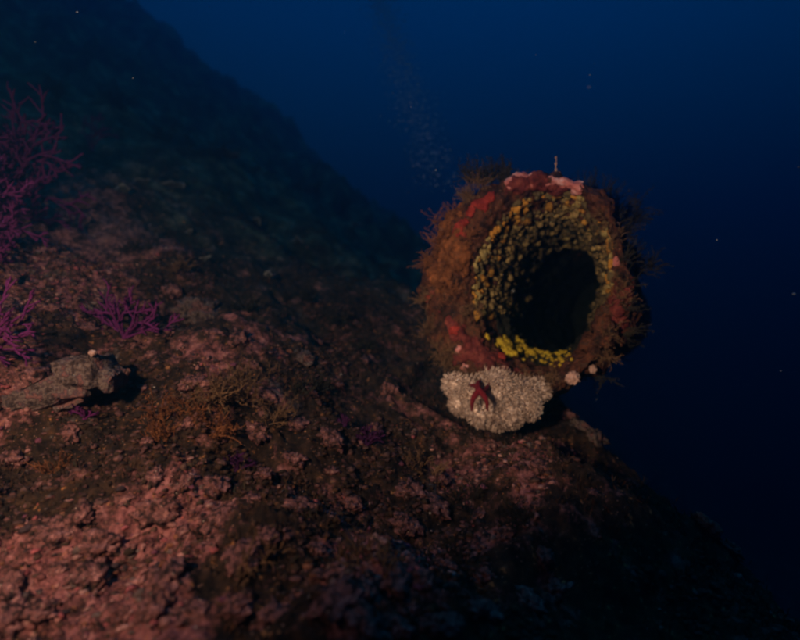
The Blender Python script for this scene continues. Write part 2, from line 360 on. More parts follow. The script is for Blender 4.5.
# ================================================================== the overgrown pipe
def periodic(phi, table):
    a = np.radians([t[0] for t in table]); v = np.array([t[1] for t in table])
    a = np.concatenate([a - 2 * math.pi, a, a + 2 * math.pi]); v = np.tile(v, 3)
    f = np.linspace(-.4, .4, 9); return sum(np.interp(phi + d, a, v) for d in f) / 9
NP_, LEN = 320, 1.6
phi = np.linspace(0, 2 * math.pi, NP_, endpoint=False)
ri = 1 / np.sqrt((np.cos(phi - rol) / .194) ** 2 + (np.sin(phi - rol) / .268) ** 2)
ro = periodic(phi, [(0, .232), (45, .252), (90, .298), (135, .345), (180, .338), (225, .380), (270, .302), (315, .275)])
prof = []                                            # (blend inner->outer, depth along the axis, pull to the plain pipe)
for d in np.geomspace(LEN, .05, 110): prof.append((0, d, 0))
for a in np.linspace(0, math.pi, 90):
    prof.append(((1 - math.cos(a)) / 2, .05 - .075 * math.sin(a), 0))
for d in np.geomspace(.06, LEN, 110): prof.append((1, d, min(1, (d - .06) / .22)))
prof = np.array(prof); NS = len(prof)
fl = np.clip(prof[:, 1:2] / .30, 0, 1); fl = fl * fl * (3 - 2 * fl)
rad = ri[None] * (1 - prof[:, :1]) * (1 - .20 * fl * (prof[:, :1] == 0)) + ro[None] * prof[:, :1]
q = prof[:, 2:3]; q = q * q * (3 - 2 * q); rad = np.where(prof[:, :1] == 1, rad * (1 - q) + .238 * q, rad)
PV = (PC + rad[..., None] * (np.cos(phi)[None, :, None] * e1 + np.sin(phi)[None, :, None] * e2) + prof[:, 1][:, None, None] * ax + (.06 * np.clip(prof[:, 1], 0, 9) ** 2)[:, None, None] * (e1 - .25 * e2))
def grid_normals(G):
    du = np.gradient(G, axis=0); dv = np.roll(G, -1, 1) - np.roll(G, 1, 1)
    n = np.cross(du, dv); return n / (np.linalg.norm(n, axis=-1)[..., None] + 1e-9)
PN = grid_normals(PV)
rimi = 155
if PN[rimi].mean(0) @ ax > 0: PN = -PN
pf = PV.reshape(-1, 3)
blend = np.repeat(prof[:, 0], NP_)
dis = .030 * fbm(pf * 9, 3) * (.35 + .65 * blend) + .016 * (.5 - worley(pf * 16)) * (.4 + .6 * blend) + .010 * fbm(pf * 34, 3, .6) + .008 * (.5 - worley(pf * 44))
PV = (pf + PN.reshape(-1, 3) * dis[:, None]).reshape(NS, NP_, 3)
PN = grid_normals(PV)
if PN[rimi].mean(0) @ ax > 0: PN = -PN
pipe = empty('overgrown_pipe', tuple(PC), 'wide open pipe mouth thickly overgrown with sponges and cup corals', 'pipe')
def local(V): return np.asarray(V) - PC
FP = grid_faces(NS, NP_, True); NB = 70                # rows past the coral band are the bore, coloured near black as shade
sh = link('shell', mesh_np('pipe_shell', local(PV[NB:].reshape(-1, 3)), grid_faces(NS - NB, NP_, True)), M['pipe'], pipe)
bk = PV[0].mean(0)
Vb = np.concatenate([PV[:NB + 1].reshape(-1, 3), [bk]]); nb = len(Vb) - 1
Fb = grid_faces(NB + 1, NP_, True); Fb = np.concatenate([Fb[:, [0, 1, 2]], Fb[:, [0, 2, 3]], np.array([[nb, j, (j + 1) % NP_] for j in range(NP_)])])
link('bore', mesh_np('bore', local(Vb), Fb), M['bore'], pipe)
SX = 400 + F * PV[..., 0] / PV[..., 1]; SY = 320 - F * PV[..., 2] / PV[..., 1]
VIS = (PN * -PV).sum(-1) > 0
def on_pipe(x, y, lo=0, hi=NS):                      # surface point and normal of the pipe seen along a photo pixel
    d = (SX - x) ** 2 + (SY - y) ** 2 + np.where(VIS, 0, 1e4); d = d[lo:hi]
    near = d < max(d.min() * 2, 9.0); dep = np.where(near, np.linalg.norm(PV[lo:hi], axis=-1), 1e9)
    k = np.unravel_index(np.argmin(dep), dep.shape); return PV[lo:hi][k], PN[lo:hi][k]

def blob(c, n, size, flat=.4, sub=3, rough=.25, seed=0, elong=1.0, rot=0.0, fs=1.0):
    V, Fa = ICO[sub]; t, b, n = frame(n)
    t2 = t * math.cos(rot) + b * math.sin(rot); b2 = -t * math.sin(rot) + b * math.cos(rot)
    r = 1 + rough * fbm(V * 2.2 * fs + seed * 7.7, 4) + rough * .5 * fbm(V * 7 * fs + seed, 2)
    V = V * r[:, None] * [size * elong, size, size * flat]
    return np.asarray(c) + V[:, :1] * t2 + V[:, 1:2] * b2 + V[:, 2:] * n, Fa
def part_blob(name, m, c, n, parent, org, **k):
    V, Fa = blob(c, n, **k); return link(name, mesh_np(name, V - org, Fa), m, parent)

# cup corals crowding the inside of the mouth: the largest ones are parts, the deeper ones a mass
def cup_mesh(name, seed):
    V, Fa = ICO[3]; r = 1 + .30 * fbm(V * 1.7 + seed * 5, 3) + .16 * fbm(V * 5 + seed, 3)
    a = np.arctan2(V[:, 1], V[:, 0]); top = np.clip(V[:, 2], 0, 1)
    r = r * (1 - .30 * np.clip((V[:, 2] - .7) / .3, 0, 1)) * (1 + .08 * np.cos(a * 7 + seed) * top)
    V = V * r[:, None] * [1 + .3 * math.sin(seed * 2.1), 1 - .2 * math.sin(seed * 3.3), .85]; return V, Fa
cups = [cup_mesh('c', s) for s in range(8)]
cupme = {}
for mk in ('cupo', 'cupy', 'cupd'):
    for s in range(8):
        me = mesh_np('cup_' + mk, *cups[s]); me.materials.append(M[mk]); cupme[mk, s] = me
cand = []
tries = rng.random((18000, 2))
picked = np.zeros((0, 3)); ncup = 0; deep = Acc()
for u_, v_ in tries:
    j = int(u_ * NP_); an = phi[j]
    arc = math.degrees(an) % 360
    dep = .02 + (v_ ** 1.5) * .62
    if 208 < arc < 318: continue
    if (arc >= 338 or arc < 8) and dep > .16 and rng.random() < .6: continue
    ii = int(np.argmin(np.abs(prof[:140, 1] - dep) + np.where(prof[:140, 0] > .16, 9, 0)))
    p = PV[ii, j]; n = PN[ii, j]
    pt = fbm((p * 20)[None], 3)[0]
    if pt < -.30: continue
    size = (.0036 + .0095 * rng.random() ** 1.8) * (1.15 if dep < .15 else .9)
    if len(picked) and (((picked[:, :3] - p) ** 2).sum(1) < (size * .95 + .0022) ** 2).any(): continue
    if len(picked) > 2600: break
    picked = np.concatenate([picked, p[None]])
    tt, bb, nn = frame(n + rng.normal(0, .22, 3))
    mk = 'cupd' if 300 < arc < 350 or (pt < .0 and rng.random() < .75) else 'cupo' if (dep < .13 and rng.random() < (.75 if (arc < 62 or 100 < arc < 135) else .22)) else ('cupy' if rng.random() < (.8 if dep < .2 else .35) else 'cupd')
    cand.append((dep + rng.uniform(0, .05), p, tt, bb, nn, size, mk, rng.integers(8)))
cand.sort(key=lambda c: c[0])
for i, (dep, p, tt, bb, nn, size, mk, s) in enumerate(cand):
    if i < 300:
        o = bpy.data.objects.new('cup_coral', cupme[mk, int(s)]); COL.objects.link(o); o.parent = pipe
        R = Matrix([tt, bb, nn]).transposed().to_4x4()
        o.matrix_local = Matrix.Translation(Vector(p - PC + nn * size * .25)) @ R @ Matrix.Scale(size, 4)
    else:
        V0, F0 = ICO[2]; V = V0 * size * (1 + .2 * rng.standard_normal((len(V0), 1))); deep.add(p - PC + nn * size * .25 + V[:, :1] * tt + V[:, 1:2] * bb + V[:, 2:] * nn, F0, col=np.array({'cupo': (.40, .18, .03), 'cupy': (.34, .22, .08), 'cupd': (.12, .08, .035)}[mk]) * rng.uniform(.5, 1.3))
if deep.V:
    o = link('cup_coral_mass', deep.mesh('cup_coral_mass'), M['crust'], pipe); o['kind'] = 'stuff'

# sponges and crusts on the rim: irregular sheets that follow the shell
IDX = np.arange(NS * NP_).reshape(NS, NP_)
def sheet(name, m, spots, thick, seed, lo=108, fs=26, edge=.55, hi=NS):
    pv = PV.reshape(-1, 3); pn = PN.reshape(-1, 3); best = np.full(len(pv), -9.0)
    for x, y, R in spots:
        p, n = on_pipe(x, y, lo, hi); best = np.maximum(best, 1 - np.linalg.norm(pv - p, axis=1) / R)
    mk = best + edge * fbm(pv * fs + seed * 3.3, 4, .6); mk[:lo * NP_] = -1; mk[hi * NP_:] = -1
    Fq = grid_faces(NS, NP_, True); Fq = Fq[(mk[Fq] > 0).all(1)]
    if len(Fq) < 4: return
    off = np.minimum(np.sqrt(np.clip(mk, 0, 1)), .8) * thick * (1 + .5 * fbm(pv * 60 + seed, 3)) + .0015 + thick * .35 * (.5 - worley(pv * 70 + seed))
    u, inv = np.unique(Fq, return_inverse=True); fi = inv.reshape(-1, 4); lab = np.arange(len(u))
    while True:                                       # keep the largest connected patch
        mn = lab[fi].min(1); nl = lab.copy(); np.minimum.at(nl, fi.ravel(), np.repeat(mn, 4))
        if (nl == lab).all(): break
        lab = nl
    top = np.bincount(lab[fi[:, 0]]).argmax(); Fq = Fq[lab[fi[:, 0]] == top]
    u, inv = np.unique(Fq, return_inverse=True); V = pv[u] + pn[u] * off[u][:, None]
    bord = mk[u] < .06; V[bord] = pv[u][bord] - pn[u][bord] * .002
    return link(name, mesh_np(name, local(V), inv.reshape(-1, 4)), m, pipe)
sheet('pink_crust', M['pink'], [(508, 177, .018), (520, 175, .020), (533, 175, .018)], .005, 1, edge=.8, fs=45)
sheet('pink_crust', M['pink'], [(552, 180, .020), (562, 184, .022), (572, 191, .018)], .006, 2, edge=.8, fs=45)
sheet('dark_red_crust', M['dred'], [(515, 186, .03), (538, 186, .04), (556, 192, .03)], .008, 3)
sheet('red_sponge', M['red'], [(463, 221, .022), (455, 228, .022), (469, 214, .018)], .010, 4, edge=.75, fs=40)
sheet('red_sponge', M['red'], [(480, 203, .020), (490, 195, .016)], .008, 5, edge=.75, fs=40)
sheet('orange_sponge', M['orange'], [(446, 245, .055), (440, 225, .045), (458, 262, .05), (438, 268, .045), (452, 208, .04)], .010, 6)
sheet('orange_sponge', M['orange'], [(600, 228, .03), (607, 270, .03), (606, 290, .025)], .008, 7)
sheet('dark_red_crust', M['dred'], [(598, 240, .05), (606, 275, .05), (608, 305, .05)], .007, 8, edge=.8)
sheet('dark_red_crust', M['dred'], [(480, 370, .05), (510, 378, .05), (455, 330, .04), (470, 350, .04)], .006, 9, edge=.9)
sheet('yellow_sponge', M['yellow'], [(506, 341, .030), (518, 345, .034), (530, 349, .030), (542, 353, .026), (555, 356, .024), (567, 358, .022), (510, 350, .03), (524, 353, .03)], .012, 11, lo=40, fs=60, edge=.45, hi=118)
for k, (x, y, R) in enumerate([(425, 298, .014), (452, 330, .016), (503, 352, .014), (597, 330, .02)]): sheet('red_sponge', M['red'], [(x, y, R)], .010, 20 + k, edge=.35)
for k, (x, y, R) in enumerate([(461, 348, .014), (463, 368, .017), (458, 376, .012), (430, 292, .008), (470, 358, .009), (613, 262, .016), (618, 275, .012), (436, 313, .009)]): sheet('pink_crust', M['pink'] if k in (0, 1, 5) else M['dred'], [(x, y, R)], .005, 40 + k, edge=.6, fs=70)
# bright yellow sponge on the floor just inside the mouth, in small cushions
for k in range(170):
    t = rng.random(); x = 500 + 68 * t + rng.normal(0, 4); y = 341 + 16 * t + rng.normal(0, 5)
    p, n = on_pipe(x, y, 40, 116); part_blob('yellow_sponge', M['yellow'], p, n, pipe, PC, size=rng.uniform(.003, .0085) * (1.1 - .5 * t), flat=.6, sub=2, rough=.5, seed=100 + k, elong=1.3, rot=k, fs=1.6)
# brown bulge low on the right lip
for k in range(16):
    x, y = rng.normal(598, 8), rng.normal(334, 11)
    p, n = on_pipe(x, y, 95, 200); part_blob('brown_sponge', M['pipe'], p, n, pipe, PC, size=rng.uniform(.014, .026), flat=.8, sub=3, rough=.4, seed=160 + k)
# two pale sponges at the foot of the right lip
for k, (x, y, s) in enumerate([(573, 379, .0155), (592, 369, .0095)]):
    p, n = on_pipe(x, y, 112); p = p + n * .012
    o = link('pale_sponge', mesh_np('pale_sponge', blob(p, n, size=s, flat=.85, sub=4, rough=.35, seed=180 + k, fs=1.5)[0] - p, ICO[4][1]), M['pale'], None, tuple(p))
    tag(o, ['larger round pale pink sponge on the lower lip of the pipe mouth', 'small round pale sponge beside a larger one on the pipe lip'][k], 'sponge')

# ------------------------------------------------------------------ hydroid growth: fine feathery strands
def plume(acc, base, d, length, nside, wid, rs):
    d = d / np.linalg.norm(d); n = 7; P = [np.array(base)]
    for k in range(n - 1):
        d = d + rs.normal(0, .26, 3); d /= np.linalg.norm(d); P.append(P[-1] + d * length / (n - 1))
    P = np.array(P); acc.add(*tube(P, np.linspace(wid, wid * .4, n), 3))
    for k in range(nside):
        t = rs.uniform(.12, .97) * (n - 1); i = int(t); b = P[i] * (1 - t + i) + P[min(i + 1, n - 1)] * (t - i)
        sdv = np.cross(d, rs.normal(0, 1, 3)); sdv /= np.linalg.norm(sdv) + 1e-9
        dd = d * .8 + sdv; dd /= np.linalg.norm(dd); l = length * rs.uniform(.10, .26) * (1.1 - .6 * t / (n - 1))
        w_ = wid * .45; s2 = np.cross(dd, rs.normal(0, 1, 3)); s2 *= w_ / (np.linalg.norm(s2) + 1e-9)
        mid = b + dd * l * .55 + rs.normal(0, l * .08, 3)
        acc.add(np.array([b - s2, b + s2, mid + s2, mid - s2, b + dd * l + rs.normal(0, l * .12, 3)]), np.array([[0, 1, 2], [0, 2, 3], [3, 2, 4]]))
rs = np.random.default_rng(5)
def tuft(name, m, pts, length, count, nside, wid, spread, parent=None, org=None, lean=(0, 0, .3)):
    acc = Acc()
    for p, n in pts:
        for k in range(count):
            plume(acc, p + rs.normal(0, .006, 3), n + np.array(lean) + rs.normal(0, spread, 3), length * rs.uniform(.5, 1.15), nside, wid, rs)
    V = np.concatenate(acc.V); 
    return link(name, mesh_np(name, V - org, np.concatenate(acc.F), False), m, parent, None if parent is not None else tuple(org))
# rust brown fuzz on the left flank of the rim, in separate tufts
for k, (x, y) in enumerate([(424, 240), (428, 265), (437, 285), (445, 255), (432, 220), (444, 205), (424, 300), (430, 330), (428, 355), (440, 372), (452, 290), (458, 195), (470, 188), (448, 350), (480, 372), (500, 380), (525, 384), (550, 383), (605, 345), (614, 330), (620, 300), (618, 280), (612, 240), (600, 215), (478, 184), (466, 310), (455, 270), (463, 245), (470, 380), (600, 360)]):
    p, n = on_pipe(x, y, 112)
    o = tuft('hydroid_tuft', M['hydr'] if k in (0, 1, 2, 3, 4, 5, 10, 26, 27) else M['hyd'], [(p, n), (p + rs.normal(0, .015, 3), n)], .06 if x < 480 else .042, 14, 30, .0007, .6, pipe, PC)
rs = np.random.default_rng(55)
for k, x in enumerate(range(448, 548, 7)):
    p, n = on_pipe(x, 379 - abs(x - 500) * .06 + rs.normal(0, 3), 112)
    tuft('hydroid_tuft', M['hyd'], [(p, n), (p + rs.normal(0, .01, 3), n)], .034, 12, 24, .0007, .5, pipe, PC, lean=(0, -.3, -.55))
# bushes that rise from the top of the pipe
p1, n1 = on_pipe(498, 184, 150)
pts = [(np.array(px(498 + dx, 182, 1.58)), np.array([dx * .012, 0, 1.0])) for dx in (-26, -18, -10, -3, 4, 11)]
o = tuft('hydroid_bush', M['dark'], pts, .075, 20, 40, .0011, .45, None, np.array(px(496, 182, 1.62)))
tag(o, 'dark feathery hydroid bush rising on top of the pipe left of the pink crust', 'hydroid')
pts = [(np.array(px(590 + dx, 205 + abs(dx) * .5, 1.66)), np.array([.15 + dx * .004, 0, 1.0])) for dx in range(-22, 42, 5)]
o = tuft('hydroid_bush', M['dark'], pts, .12, 10, 34, .0011, .42, None, np.array(px(596, 214, 1.66)))
tag(o, 'broad dark feathery bush spreading behind the upper right shoulder of the pipe', 'hydroid')
pts = []
for x, y in [(620, 262), (626, 285), (628, 310), (626, 335), (620, 355)]:
    p, n = on_pipe(x, y, 150); pts.append((p, n + np.array([.5, 0, .2])))
o = tuft('hydroid_bush', M['dark'], pts, .075, 10, 30, .001, .4, None, pts[2][0])
tag(o, 'grey brown feathery fringe along the right outer edge of the pipe', 'hydroid')
for k in range(11):
    i_ = int(rs.integers(205, 250)); j_ = int(math.radians(rs.uniform(-65, 70)) / (2 * math.pi) * NP_) % NP_
    p, n = PV[i_, j_], PN[i_, j_]
    if n @ (p - PC - ax * ((p - PC) @ ax)) < 0: n = -n
    tuft('hydroid_tuft', M['dark'], [(p, n), (p + rs.normal(0, .02, 3), n)], .065, 14, 40, .0011, .6, pipe, PC)
# a thin stalk with a knobbed top
acc = Acc(); b0 = np.array(px(556, 182, 1.56)); tp = np.array(px(556, 156, 1.56))
Pst = np.array([b0 + (tp - b0) * t + [.001 * math.sin(9 * t), 0, 0] for t in np.linspace(0, 1, 8)])
stk = empty('stalked_hydroid', tuple(b0), 'single thin pale stalk standing on the pipe crown', 'hydroid')
V, F1, F2 = tube(Pst - b0, np.linspace(.0022, .0012, 8), 6); acc.add(V, F1, F2); link('stalk', acc.mesh('stalk'), M['pale'], stk)
for k, t in enumerate((.45, .7, .95)):
    V, Fa = blob(b0 * (1 - t) + tp * t - b0, (0, 0, 1), size=.0042 - .0006 * k, flat=1.1, sub=2, rough=.3, seed=k); link('bud', mesh_np('bud', V, Fa), M['pale'], stk)

# ------------------------------------------------------------------ pale tube worm colony hanging under the lip
WC = np.array(px(494, 384, 1.40)); rs = np.random.default_rng(9)
worm = empty('tube_worm_colony', tuple(WC), 'pale cream tangled tube worm colony hanging under the pipe lip', 'worm colony')
def pixoff(x, y, d): return np.array(px(x, y, d))
lobes = [(495, 394, .072, 1.46), (470, 394, .050, 1.45), (522, 396, .054, 1.46), (455, 385, .034, 1.45), (537, 390, .034, 1.46), (482, 411, .044, 1.43), (508, 412, .044, 1.43), (528, 406, .038, 1.44), (462, 402, .036, 1.44), (495, 414, .040, 1.43)]
WF = []
for k, (x, y, R, dz) in enumerate(lobes):
    c = pixoff(x, y, dz) ; acc = Acc(); nn = int(600 * (R / .05) ** 2)
    V, Fa = blob(np.zeros(3), (0, -1, 0), size=R * .72, flat=.8, sub=3, rough=.2, seed=200 + k); acc.add(V + c - WC, Fa)
    for i in range(nn):
        d = rs.normal(0, 1, 3); d[1] = -abs(d[1]) * .9; d[2] -= .25; d /= np.linalg.norm(d)
        r0 = R * .70; p = c + d * r0 * [1, .9, 1]; n = 6; P = [p]; dd = d.copy()
        Lh = min(R, .05) * rs.uniform(.22, .55) * (1 + .5 * vnoise((p * 38)[None])[0])
        for j in range(n - 1):
            dd = dd + rs.normal(0, .30, 3) + d * .18; dd /= np.linalg.norm(dd); P.append(P[-1] + dd * Lh / (n - 1))
        P = np.array(P) - WC; acc.add(*tube(P, np.linspace(.00055, .0009, n), 4))
        b = P[3]; dv = np.cross(dd, rs.normal(0, 1, 3)); dv /= np.linalg.norm(dv)
        acc.add(*tube(np.array([b, b + dv * .004 + dd * .003, b + dv * .006 + dd * .008]), [.0007, .0008, .001], 4))
    link('lobe', acc.mesh('lobe'), M['worm'], worm)
    WF.append((c, R))

# ------------------------------------------------------------------ red starfish clinging to the colony
sc0 = np.array(px(479, 391, 1.345))
tipsp = [(470, 410, 1.345), (489, 410, 1.345), (490, 384, 1.43), (480, 378, 1.44), (469, 384, 1.43)]
acc = Acc()
for k, (x, y, d) in enumerate(tipsp):
    tip = np.array(px(x, y, d)); P = []
    for t in np.linspace(0, 1, 12):
        q_ = sc0 * (1 - t) + tip * t; side = np.cross(tip - sc0, [0, 1, 0]); side /= np.linalg.norm(side)
        P.append(q_ + side * .006 * math.sin(math.pi * t * 1.25) * (1 if k % 2 else -1) + np.array([0, -.006 * math.sin(math.pi * t), 0]) - sc0)
    acc.add(*tube(P, np.array([.0084, .0081, .0077, .0073, .0069, .0064, .0059, .0053, .0046, .0039, .0031, .0022]), 8))
V, Fa = blob(np.zeros(3), (0, -1, 0), size=.0095, flat=.8, sub=3, rough=.15, seed=5); acc.add(V, Fa)
o = link('starfish', acc.mesh('starfish'), M['star'], None, tuple(sc0)); tag(o, 'red five-armed starfish clinging to the pale tube worm colony', 'starfish')
rm = o.modifiers.new('weld', 'REMESH'); rm.mode = 'VOXEL'; rm.voxel_size = .001; rm.use_smooth_shade = True

# ================================================================== purple gorgonians
def gorgonian(base, a, b, size, thick, nprim, spread, seed, label, group=None, depthn=2, up=0.0, gm='gorg'):
    rs = np.random.default_rng(seed); a = np.array(a, float); b = np.array(b, float); a /= np.linalg.norm(a); b /= np.linalg.norm(b); c = np.cross(a, b)
    root = empty('purple_gorgonian', tuple(base), label, 'gorgonian', group)
    V, Fa = blob(np.zeros(3), b, size=thick * 2.6, flat=.5, sub=2, rough=.3, seed=seed); link('holdfast', mesh_np('holdfast', V, Fa), M[gm], root)
    def grow(acc, p, ang, l, r, lev, z):
        n = max(5, int(l / .009)); P = [p]; an = ang; bend = rs.normal(0, .35)
        st = l / n; nxt = rs.uniform(.22, .38) * l; side = rs.choice([-1, 1]); zz = z
        for i in range(n):
            an += bend * .5 / n * 2 + rs.normal(0, .10) - .04 * (an - up) / n * 3; zz += rs.normal(0, .06)
            d = a * math.sin(an) + b * math.cos(an) + c * zz; d /= np.linalg.norm(d); P.append(P[-1] + d * st)
            if lev > 0 and (i + 1) * st > nxt and i < n - 2:
                nxt += rs.uniform(.16, .30) * l
                grow(acc, P[-1], an + side * rs.uniform(.55, .95), l * rs.uniform(.32, .60) * (1.1 - .4 * i / n), r * .88, lev - 1, zz + rs.normal(0, .12)); side = -side
        k = len(P); rad_ = np.linspace(r, r * .72, k) * (1 + .22 * rs.normal(0, 1, k)); acc.add(*tube(P, rad_, 6))
    for k in range(nprim):
        acc = Acc(); ang = up + (-spread + 2 * spread * (k + .5) / nprim) + rs.normal(0, .08)
        grow(acc, np.zeros(3), ang, size * rs.uniform(.8, 1.05) * (1 - .12 * abs(ang - up)), thick, depthn, rs.normal(0, .15))
        link('branch', acc.mesh('branch'), M[gm], root)
    return root
X, Zp = (1, 0, 0), (0, 0, 1)
h = hit(124, 338); gorgonian(h, (1, -.15, 0), (.05, -.25, 1), .150, .0036, 11, 1.75, 1, 'small bushy purple gorgonian standing alone above the pale grey slab')
h = hit(4, 356); gorgonian(np.array(px(-34, 350, h[1] - .05)), (1, -.2, 0), (.25, -.2, 1), .20, .0034, 6, .8, 2, 'magenta gorgonian with thick forked branches beside the pale grey slab', up=.95)
h = hit(2, 250); gorgonian(h + [-.13, -.04, 0], (1, -.2, 0), (.2, -.3, 1), .30, .0042, 13, 1.25, 3, 'wide magenta gorgonian with long branches sweeping over pink crust', depthn=3, up=.75)
h = hit(0, 215); gorgonian(h + [-.22, .0, .02], (1, -.1, 0), (.1, -.2, 1), .40, .0052, 15, 1.1, 4, 'tall dim purple gorgonian bush on the upper slope', depthn=3, up=.45)
h = hit(8, 200); gorgonian(h, (1, -.1, 0), (.0, -.2, 1), .36, .0050, 15, 1.3, 5, 'dense dim purple gorgonian next to the tallest bush on the upper slope', up=.1)
h = hit(-4, 226); gorgonian(h + [-.10, .02, 0], (1, -.15, 0), (.1, -.2, 1), .30, .0046, 15, 1.2, 14, 'dark magenta gorgonian crowded between the wide and the tall ones', depthn=3, up=.4)
h = hit(92, 150); gorgonian(h, (1, 0, 0), (.1, -.1, 1), .18, .0045, 4, 1.0, 6, 'faint reddish gorgonian at the head of the slope')
h = hit(84, 418); gorgonian(h, (1, -.1, 0), (0, -.5, .7), .042, .0026, 5, 1.5, 7, 'tiny purple gorgonian sprig under the edge of the pale grey slab')
h = hit(238, 470); gorgonian(h, (1, -.1, 0), (0, -.4, 1), .05, .0028, 5, 1.3, 8, 'low purple gorgonian sprig among pink crust', gm='gorgd')
h = hit(366, 446); gorgonian(h, (1, -.1, 0), (.1, -.3, 1), .06, .0030, 6, 1.3, 9, 'dark purple gorgonian on the slope between slab and pipe', gm='gorgd')
h = hit(345, 425); gorgonian(h, (1, -.1, 0), (-.2, -.3, 1), .035, .0026, 4, 1.2, 10, 'smaller dark purple gorgonian close beside the larger dark one', gm='gorgd')

# ================================================================== rocks, sponges and fan algae on the slope
def rock(name, x, y, size, m, seed, flat=.6, elong=1.3, rot=0.0, sink=.25, rough=.4, lift=0, nrm=None, sub=5):
    p = hit(x, y); n = gnormal(p[0], p[1], .06) if nrm is None else np.array(nrm, float); n = n / np.linalg.norm(n)
    c = p + n * (size * flat * (.5 - sink) + lift)
    V, Fa = blob(c, n, size=size, flat=flat, sub=sub, rough=rough, seed=seed, elong=elong, rot=rot)
    V = V + (n * (.10 * size * (.5 - worley(V * 2.2 / size))[:, None]))
    return link(name, mesh_np(name, V - p, Fa), m, None, tuple(p))
# the pale grey slab: a wedge that juts out to the right over a dark hollow
sp_ = hit(62, 405); slab = empty('pale_slab', tuple(sp_), 'pale grey brown crusted slab of rock jutting over a dark hollow', 'rock')
def slabblock(x, y, dd, sx, sy, sz, roll, seed, name, m):
    V, Fa = ICO[5]; S = np.sign(V) * np.abs(V) ** .32
    V = S * [sx, sy, sz]; V = V * (1 + .07 * fbm(V * 16 + seed, 3))[:, None] + .008 * np.stack([fbm(V * 40 + seed + k * 9, 3) for k in range(3)], 1)
    V[:, 2] += .010 * (.5 - worley(V * 30 + seed))
    cr_, sr_ = math.cos(roll), math.sin(roll)
    V = np.stack([V[:, 0] * cr_ - V[:, 2] * sr_, V[:, 1], V[:, 0] * sr_ + V[:, 2] * cr_], 1)
    c = np.array(px(x, y, sp_[1] + dd)); link(name, mesh_np(name, V + c - sp_, Fa), m, slab)
slabblock(60, 392, .045, .100, .080, .030, math.radians(17), 1, 'slab', M['slab'])
slabblock(88, 372, .03, .050, .060, .034, math.radians(8), 2, 'block', M['slab'])
slabblock(112, 379, .03, .018, .045, .024, math.radians(-22), 3, 'block', M['slab'])
slabblock(34, 382, .06, .055, .060, .026, math.radians(14), 4, 'block', M['rock'])
slabblock(8, 408, .05, .055, .050, .022, math.radians(22), 7, 'block', M['rock'])
slabblock(70, 402, -.005, .034, .018, .014, math.radians(18), 6, 'block', M['slab'])
rs = np.random.default_rng(77)
V, Fa = blob(np.array(px(93, 353, sp_[1] - .02)) - sp_, (0, -.3, 1), size=.0075, flat=.8, sub=3, rough=.25, seed=4); link('pale_knob', mesh_np('pale_knob', V, Fa), M['pale'], slab)
for k, (x, y, s, fl) in enumerate([(196, 314, .045, .8), (305, 361, .022, .7), (88, 310, .012, .7)]):
    o = rock(['grey_rock', 'shell', 'shell'][k], x, y, s, M['slab'], 300 + k, fl, 1.2, k, .2, .45)
    tag(o, ['rounded grey crusted rock above the brown turf', 'pale shell lying on dark turf between gorgonians and pipe', 'small pale knob beside the small bushy gorgonian'][k], ['rock', 'shell', 'shell'][k])
LAND = [(124, 330, 'the small bushy gorgonian'), (60, 392, 'the pale grey slab'), (84, 425, 'the tiny purple sprig'), (196, 314, 'the rounded grey rock'), (238, 470, 'the low purple sprig'),
        (366, 446, 'the dark purple gorgonian'), (305, 361, 'the pale shell'), (494, 425, 'the pale worm colony'), (210, 405, 'the rusty alga bushes')]
rs = np.random.default_rng(21); used = []
while len(used) < 90:
    x, y = rs.uniform(5, 560), rs.uniform(240, 635)
    if y < 300 + (x - 200) * .35 or (x < 130 and 340 < y < 430) or (x > 400 and y < 440): continue
    if any((x - a) ** 2 + (y - b) ** 2 < 26 ** 2 for a, b in used): continue
    used.append((x, y))
    o = rock('crusted_stone', x, y, rs.uniform(.010, .024), M['rock'], 400 + len(used), rs.uniform(.4, .8), rs.uniform(1.0, 1.6), rs.uniform(0, 6), .22, .5, sub=4)
    ld = min(LAND, key=lambda q_: (q_[0] - x) ** 2 + (q_[1] - y) ** 2); near_ = (ld[0] - x) ** 2 + (ld[1] - y) ** 2 < 95 ** 2
    tag(o, 'pink and brown crusted stone bedded close to ' + ld[2] if near_ else 'crusted stone half buried in the open pink turf of the slope', 'stone', 'crusted stones bedded in the slope')
rs = np.random.default_rng(22)
for k, (x, y, d) in enumerate([(565, 410, 0), (580, 420, 0), (596, 432, 0), (612, 444, 0), (628, 456, 0), (644, 468, 0), (662, 482, 0), (684, 500, 0), (706, 520, 0), (730, 545, 0), (746, 560, 0)]):
    o = rock('ridge_stone', x, y + 6, rs.uniform(.018, .032), M['slab'] if k % 3 else M['rock'], 520 + k, .6, 1.4, rs.uniform(0, 6), .2, .5, sub=4)
    tag(o, 'crusted stone in the row along the falling ridge edge below the pipe', 'stone', 'stones along the ridge edge')
